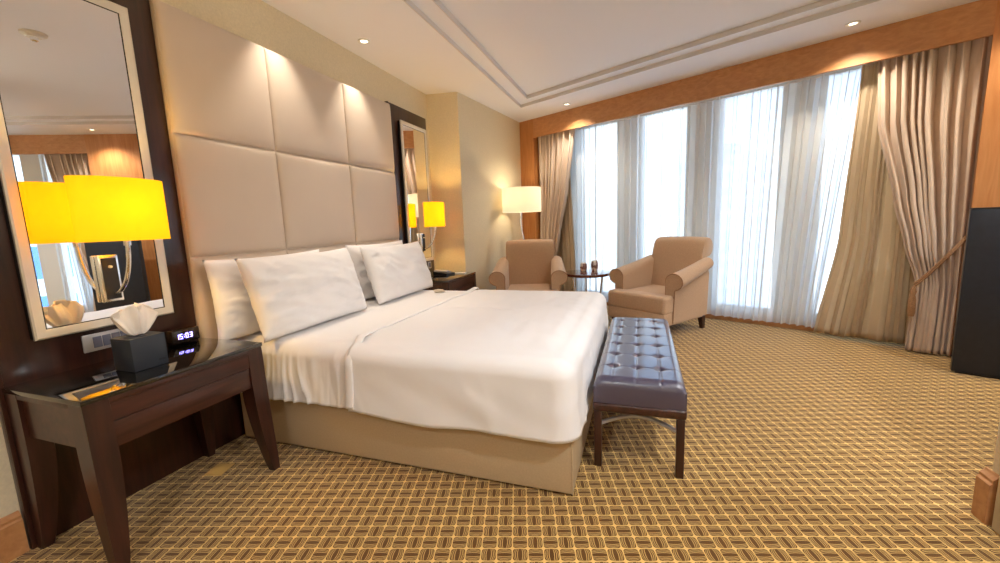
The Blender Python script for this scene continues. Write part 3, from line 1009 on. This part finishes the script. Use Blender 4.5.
def pillow(label, yc, xb, zb, lean, Wd, H, T, seed, roll=0.0):
    o = finish('pillow', pillow_bm(Wd, H, T, seed), M['linen_pillow'], None, angle=180)
    o.rotation_euler = (roll, -lean, 0)
    # base edge of the pillow sits at (xb, zb)
    o.location = (xb - sin(lean) * H / 2, yc, zb + cos(lean) * H / 2)
    return tag(o, label, 'pillow', 'white bed pillows')
PZ = ZTOP + .012
pillow('white pillow against the headboard, behind the near front pillow', 1.90, -2.10, PZ, radians(4), .82, .445, .13, 1.0)
pillow('white pillow against the headboard, behind the far front pillow', 2.98, -2.10, PZ, radians(4), .80, .455, .13, 4.0)
pillow('front white pillow nearest the nightstand with the alarm clock', 2.00, -1.865, PZ, radians(17), .87, .465, .185, 2.2)
pillow('front white pillow on the far half of the bed', 3.005, -1.865, PZ, radians(17), .86, .455, .185, 8.7)

# ------------------------------------------------------------------ bench
bx0, bx1, by0, by1 = -.205, .205, 1.895, 3.20
bench = thing('tufted_bench', 'dark leather button-tufted bench at the foot of the bed', 'bench', (0, 2.547, 0))
OY = 2.547
cols_x = [-.122, -.012, .098]; rows_y = [2.08 + .2 * k for k in range(6)]
btn = [(x, y) for x in cols_x for y in rows_y]
def bench_top(u, v):
    x = bx0 + u * (bx1 - bx0); y = by0 + v * (by1 - by0)
    ex_ = min(u, 1 - u) * (bx1 - bx0); ey_ = min(v, 1 - v) * (by1 - by0)
    z = .458
    r = .045
    for d in (ex_, ey_):
        if d < r: z -= r - math.sqrt(max(0, r * r - (r - d) ** 2)) if d < r else 0
    d2 = min((x - bx) ** 2 + (y - by) ** 2 for bx, by in btn)
    z -= .020 * math.exp(-d2 / (2 * .0115 ** 2)) + .002 * math.exp(-d2 / (2 * .028 ** 2))
    dx = min(abs(x - c) for c in cols_x); dy = min(abs(y - c) for c in rows_y)
    z -= .0022 * math.exp(-(dx / .005) ** 2) + .0022 * math.exp(-(dy / .005) ** 2)
    return (x, y - OY, max(z, .414))
b = BM()
nu, nv = 84, 220
V = grid(b, nu, nv, bench_top)
# side skirts down to the rail
bound = [V[i][0] for i in range(nu + 1)] + [V[nu][j] for j in range(1, nv + 1)] + [V[i][nv] for i in range(nu - 1, -1, -1)] + [V[0][j] for j in range(nv - 1, 0, -1)]
low = [b.verts.new((p.co.x * 1.0, p.co.y, .334)) for p in bound]
for i in range(len(bound)):
    j = (i + 1) % len(bound)
    b.faces.new((bound[i], bound[j], low[j], low[i]))
b.faces.new(low)
part('seat_cushion', b, M['leather_navy'], bench, angle=60)
for (x, y) in btn:
    q = BM(); bmesh.ops.create_uvsphere(q, u_segments=10, v_segments=6, radius=.0095)
    for v_ in q.verts: v_.co = Vector((v_.co.x + x, v_.co.y + y - OY, v_.co.z * .5 + .434))
    part('button', q, M['leather_button'], bench)
b = BM(); box(b, bx0 - .003, bx1 + .003, by0 - OY - .003, by1 - OY + .003, .288, .3335, .012, 3); part('seat_rail', b, M['wood_dark_h'], bench)
for lx in (bx0 + .002, bx1 - .040):
    for ly in (by0 + .004, by1 - .042):
        b = BM(); box(b, lx, lx + .036, ly - OY, ly - OY + .036, 0, .289, .004); part('leg', b, M['wood_dark'], bench)
for sgn, yy in ((1, by0 + .022), (-1, by1 - .022)):
    b = BM()
    pts = [(bx0 + .02 + (bx1 - bx0 - .04) * k / 20, yy - OY + sgn * .125 * sin(pi * k / 20), .215) for k in range(21)]
    tube(b, pts, .011, 10)
    tube(b, [(0, yy - OY + sgn * .125, .215), (0, yy - OY + sgn * .125, .2885)], .007, 8)
    part('stretcher', b, M['steel'], bench)

# ------------------------------------------------------------------ armchairs
def make_armchair():
    t = thing('armchair', 'tan upholstered armchair beside the floor lamp in the corner', 'armchair', (0, 0, 0), 0, 'tan rolled-arm chairs')
    ch = M['chair']
    # seat: front apron and cushion in one upholstered block
    b = BM(); box(b, -.345, .345, -.428, .26, .14, .27, .014, 2); part('seat_frame', b, ch, t)
    b = BM()
    def cush(u, v):
        return 0
    box(b, -.352, .352, -.435, -.24, .255, .435, .035, 4)
    box(b, -.262, .262, -.30, .24, .255, .432, .035, 4)
    part('seat_cushion', b, ch, t)
    # rolled arms, rising toward the back
    for sd in (-1, 1):
        rings = []
        n = 16
        for k in range(n + 1):
            q = k / n
            y = -.285 + .60 * q
            top = .650 + .115 * q ** 1.15
            r = .080 - .018 * q
            prof = [(.262, .16), (.262, top - .12)]
            # roll : circle centred outward
            cx = .275 + r * .95; cz = top - r
            for m in range(15):
                a = pi - m * (pi * 1.42) / 14
                prof.append((cx + r * cos(a) * 1.15, cz + r * sin(a)))
            prof += [(.362, top - .165), (.350, .16)]
            rings.append([(sd * p[0], y, p[1]) for p in prof])
        b = BM(); loft(b, rings)
        arm = part('arm', b, ch, t, angle=50)
        b = BM(); fr_ = [Vector(p) + Vector((0, -.003, 0)) for p in rings[0]]
        tube(b, fr_[:-1] + [fr_[-1]], .0045, 6); part('piping', b, M['piping'], arm)
    # back with a scroll rolled over to the rear
    prof = [(.20, .28), (.215, .45), (.245, .62), (.275, .78), (.292, .86)]
    cy, cz, r = .400, .880, .096
    for m in range(13):
        a = pi * .97 - m * (pi * 1.48) / 12
        prof.append((cy + r * cos(a), cz + r * sin(a)))
    prof += [(.352, .77), (.346, .55), (.335, .15), (.22, .15)]
    b = BM()
    rings = []
    for x, sc_ in ((-.300, .93), (-.292, .985), (-.27, 1), (-.14, 1.0), (0, 1.0), (.14, 1.0), (.27, 1), (.292, .985), (.300, .93)):
        my = .31
        rings.append([(x, my + (p[0] - my) * sc_, .5 + (p[1] - .5) * (1 - (1 - sc_) * .35) - .010 * (abs(x) / .3) ** 3) for p in prof])
    loft(b, rings); part('backrest', b, ch, t, angle=60)
    for lx in (-.30, .30):
        for ly in (-.36, .30):
            b = BM()
            rings = []
            for z, w in ((0, .018), (.142, .029)):
                k = (.142 - z) * .16 * (1 if ly > 0 else -.3)
                rings.append([(lx - w, ly - w + k, z), (lx + w, ly - w + k, z), (lx + w, ly + w + k, z), (lx - w, ly + w + k, z)])
            loft(b, rings); part('leg', b, M['wood_dark'], t)
    return t
ca = make_armchair()
ca.location = (-1.255, 4.70, 0); ca.rotation_euler = (0, 0, radians(12))
cb = dup(ca, (.205, 4.67, 0), math.atan2(-.838, -.546) + pi / 2 - radians(4), 'tan upholstered armchair with rolled back in front of the window, beyond the bench')

# side table
st = thing('side_table', 'small round dark side table between the two armchairs', 'table', (-.61, 5.02, 0))
b = BM(); lathe(b, [(.0, .530), (.27, .530), (.288, .536), (.293, .550), (.288, .566), (.27, .568), (0, .568)], 0, 0, 48); part('table_top', b, wood('table_mahogany', rgb(72, 30, 22), rgb(104, 50, 34), .15, 5, 'Y', coat=.6), st)
for k in range(3):
    a = radians(100 + 120 * k)
    b = BM()
    pts = [(.20 * cos(a) * f_, .20 * sin(a) * f_, z) for f_, z in ((1.0, .532), (.92, .40), (.85, .25), (.95, .10), (1.2, .0))]
    tube(b, pts, [.014, .012, .011, .012, .015], 10); part('leg', b, M['chrome'], st)
b = BM(); lathe(b, [(0, .20), (.15, .20), (.155, .206), (.15, .212), (0, .212)], 0, 0, 32); part('lower_shelf', b, M['chrome'], st)
def make_cup():
    t = thing('drinking_glass', 'left patterned tumbler on the round side table', 'glass', (-.665, 5.13, .5685), 0, 'patterned tumblers')
    b = BM(); lathe(b, [(0, 0), (.034, 0), (.041, .015), (.045, .045), (.042, .075), (.036, .095), (.033, .095), (.039, .075), (.041, .045), (.036, .012), (0, .010)], 0, 0, 24); part('cup_body', b, M['cup'], t)
    b = BM(); lathe(b, [(0, .0952), (.037, .0952), (.038, .0985), (.036, .1005), (0, .1005)], 0, 0, 24); part('paper_cap', b, M['paper'], t)
    return t
cup = make_cup()
c2 = dup(cup, (-.532, 5.14, .5685), .7, 'right patterned tumbler on the round side table, a little taller')
c2.scale = (1, 1, 1.28)

# floor lamp
fl = thing('floor_lamp', 'tall floor lamp with cream drum shade behind the corner armchair', 'lamp', (-1.50, 5.34, 0))
b = BM(); lathe(b, [(0, 0), (.14, 0), (.145, .008), (.14, .018), (.03, .028), (0, .028)], 0, 0, 36); part('base', b, M['chrome'], fl)
b = BM(); tube(b, [(.022 * sin(z * 9) * smoothstep(.05, .3, z), .012 * cos(z * 9) * smoothstep(.05, .3, z), z) for z in [.027 + 1.37 * k / 60 for k in range(61)]], .013, 12); part('pole', b, M['chrome'], fl)
b = BM()
prof = [(.258, 1.33), (.258, 1.645), (.252, 1.645), (.252, 1.33)]
seg = 56
Rr = [[b.verts.new((r * cos(2 * pi * k / seg), r * sin(2 * pi * k / seg), z)) for k in range(seg)] for r, z in prof]
for i in range(4):
    for k in range(seg):
        kk = (k + 1) % seg
        b.faces.new((Rr[i][k], Rr[i][kk], Rr[(i + 1) % 4][kk], Rr[(i + 1) % 4][k]))
part('lamp_shade', b, M['shade_cream'], fl)
b = BM()
for a in (0, 2 * pi / 3, 4 * pi / 3): tube(b, [(0, 0, 1.385), (.253 * cos(a), .253 * sin(a), 1.385)], .003, 6)
lathe(b, [(0, 1.37), (.018, 1.37), (.018, 1.43), (0, 1.43)], 0, 0, 14); part('lamp_holder', b, M['chrome'], fl)
b = BM(); bmesh.ops.create_uvsphere(b, u_segments=14, v_segments=10, radius=.03); bmesh.ops.translate(b, verts=b.verts[:], vec=(0, 0, 1.47)); part('bulb', b, M['lens'], fl)

# ------------------------------------------------------------------ black media panel on the right
mp = thing('media_panel', 'tall black glossy panel standing on the carpet beside the right drape', 'media panel', W(.60, 4.36, 0), -WA)
Wn = .66; xl = .305 - .60
b = BM(); box(b, xl, xl + Wn, -.05, .03, .012, 1.172, .004); part('panel', b, M['black_gloss'], mp)
b = BM(); box(b, xl - .002, xl + Wn + .002, -.055, .035, 1.1722, 1.180, .002); part('top_cap', b, M['black_edge'], mp)
b = BM(); box(b, xl + .02, xl + Wn - .02, -.045, .16, 0, .0118, .002); part('base_plate', b, M['black_edge'], mp)

# ------------------------------------------------------------------ ceiling fittings
spots = [(-2.05, 2.15), (-2.05, 2.91), tuple(W(-3.14, 4.46)[:2]), tuple(W(-.415, 4.43)[:2]), tuple(W(.694, 4.40)[:2]),
         (-.3, -1.1), (1.1, .6), (1.1, 1.75), (2.9, 2.05)]  # these four are unseen, added to fill the room with light
labels = {1: 'ceiling downlight above the middle of the headboard', 2: 'ceiling downlight near the left end of the window valance',
          3: 'ceiling downlight near the right end of the window valance', 4: 'ceiling downlight before the wood pier, seen in the near mirror'}
def make_dl(loc, label):
    t = thing('downlight', label, 'ceiling light', loc, 0, 'ceiling downlights')
    b = BM()
    lathe(b, [(.026, -.003), (.036, -.010), (.046, -.009), (.048, 0), (.026, 0)], 0, 0, 24); part('trim_ring', b, M['white'], t)
    b = BM(); lathe(b, [(0, -.004), (.0255, -.004), (.0255, -.001), (0, -.001)], 0, 0, 20); part('lens', b, M['lens'], t)
    return t
first = None
def spot(name, loc, power, size=105, blend=.7, col=(1, .88, .72), rad=.03, aim=None):
    l = bpy.data.lights.new(name, 'SPOT'); l.energy = power; l.color = col; l.spot_size = radians(size); l.spot_blend = blend; l.shadow_soft_size = rad
    o = bpy.data.objects.new(name, l); COL.objects.link(o); o.location = loc
    if aim: o.rotation_euler = (Vector(aim) - Vector(loc)).to_track_quat('-Z', 'Y').to_euler()
    return o
for i, (x, y) in enumerate(spots):
    lab = labels.get(i, 'unseen ceiling downlight; all but the headboard one are added fill')
    if first is None: first = make_dl((x, y, HC), lab)
    else: dup(first, (x, y, HC), 0, lab)
    p = 26 if i < 2 else (45 if i in (3, 4) else (32 if i == 2 else {5: 68, 6: 92, 7: 56, 8: 115}[i]))
    spot('downlight_lamp', (x, y, HC - .02), p, 72 if i < 2 else (125 if i < 5 else 150), col=(1, .89, .74) if i < 5 else (.90, .94, 1.0))  # the cooler, wider ones are the added fill lamps

sd = thing('smoke_detector', 'round silver smoke detector on the ceiling, seen in the near mirror', 'smoke detector', (-.19, 1.97, HC + .062))
b = BM(); lathe(b, [(0, 0), (.075, 0), (.072, -.012), (.05, -.018), (.04, -.03), (0, -.03)], 0, 0, 28); part('dish', b, M['silver'], sd)
b = BM(); lathe(b, [(0, -.030), (.024, -.030), (.022, -.05), (.012, -.056), (0, -.056)], 0, 0, 20); part('sensor', b, M['chrome'], sd)

def point(name, loc, power, col, rad=.03):
    l = bpy.data.lights.new(name, 'POINT'); l.energy = power; l.color = col; l.shadow_soft_size = rad
    o = bpy.data.objects.new(name, l); COL.objects.link(o); o.location = loc
    return o
for yy in (1.125, 3.87):
    point('wall_lamp_bulb', (-2.034, yy, 1.33), 9.5, (1, .62, .17), .03)
point('floor_lamp_bulb', (-1.50, 5.34, 1.53), 4.2, (1, .80, .52), .035)

# ------------------------------------------------------------------ outside: sky and a few towers
wd = bpy.data.worlds.new('sky'); S.world = wd; wd.use_nodes = True
nt = wd.node_tree
bg = nt.nodes['Background']
tcw = N(nt, 'ShaderNodeTexCoord'); sep = N(nt, 'ShaderNodeSeparateXYZ'); nt.links.new(tcw.outputs['Generated'], sep.inputs['Vector'])
nz = N(nt, 'ShaderNodeTexNoise'); nz.inputs['Scale'].default_value = 3.2; nz.inputs['Detail'].default_value = 6
mpw = N(nt, 'ShaderNodeMapping'); mpw.inputs['Scale'].default_value = (1, 1, 2.2); nt.links.new(tcw.outputs['Generated'], mpw.inputs['Vector']); nt.links.new(mpw.outputs['Vector'], nz.inputs['Vector'])
cl = N(nt, 'ShaderNodeMapRange'); cl.inputs['From Min'].default_value = .42; cl.inputs['From Max'].default_value = .60; nt.links.new(nz.outputs['Fac'], cl.inputs['Value'])
hz = N(nt, 'ShaderNodeMapRange'); hz.inputs['From Min'].default_value = .42; hz.inputs['From Max'].default_value = .10; nt.links.new(sep.outputs['Z'], hz.inputs['Value'])
mxv = math_node(nt, 'MAXIMUM', cl.outputs['Result'], hz.outputs['Result'])
mxw = N(nt, 'ShaderNodeMix', data_type='RGBA')
mxw.inputs['A'].default_value = (.30, .55, 1.0, 1); mxw.inputs['B'].default_value = (.78, .90, 1.0, 1)
nt.links.new(mxv, mxw.inputs['Factor']); nt.links.new(mxw.outputs['Result'], bg.inputs['Color'])
bg.inputs['Strength'].default_value = 2.4

def tower(label, x, y, wx, wy, ztop, mat, rz=0.2):
    t = thing('office_tower', label, 'building', (x, y, -60), rz)
    b = BM(); box(b, -wx / 2, wx / 2, -wy / 2, wy / 2, 0, ztop + 60); part('tower_block', b, M[mat], t, smooth=False)
    b = BM(); box(b, -wx / 2 - .3, wx / 2 + .3, -wy / 2 - .3, wy / 2 + .3, ztop + 60.02, ztop + 61); box(b, -wx / 5, wx / 5, -wy / 5, wy / 5, ztop + 61, ztop + 64); part('parapet', b, M['white'], t, smooth=False)
    return t
tower('blue glass tower outside the next window, seen in the near mirror', 42, 20, 22, 16, 5, 'facade_blue', .5)
tower('pale office tower outside, beyond the middle panes of the wide window', 18, 110, 15, 14, 13, 'facade_pale', .2)
tower('lower pale office tower outside, beyond the right panes of the wide window', 52, 105, 18, 14, 6, 'facade_pale', -.1)

# window light portals guide the sky sampling through each pane group
def portal(s0, s1):
    l = bpy.data.lights.new('window_portal', 'AREA'); l.shape = 'RECTANGLE'; l.size = s1 - s0; l.size_y = ZT - ZB
    l.cycles.is_portal = True
    o = bpy.data.objects.new('window_portal', l); COL.objects.link(o)
    o.location = W((s0 + s1) / 2, 5.2, (ZT + ZB) / 2)
    o.rotation_euler = (-n_).to_track_quat('-Z', 'Y').to_euler()
for a, b_ in ((-3.45, .05), (1.28, 2.85)):
    portal(a, b_)

# ------------------------------------------------------------------ render look
S.view_settings.view_transform = 'Standard'
S.view_settings.look = 'None'
S.view_settings.gamma = 1.0
S.view_settings.use_curve_mapping = False
S.view_settings.exposure = 0.62
S.cycles.use_denoising = True
S.cycles.transparent_max_bounces = 24
S.cycles.max_bounces = 10
S.cycles.diffuse_bounces = 5
S.cycles.sample_clamp_indirect = 8.0
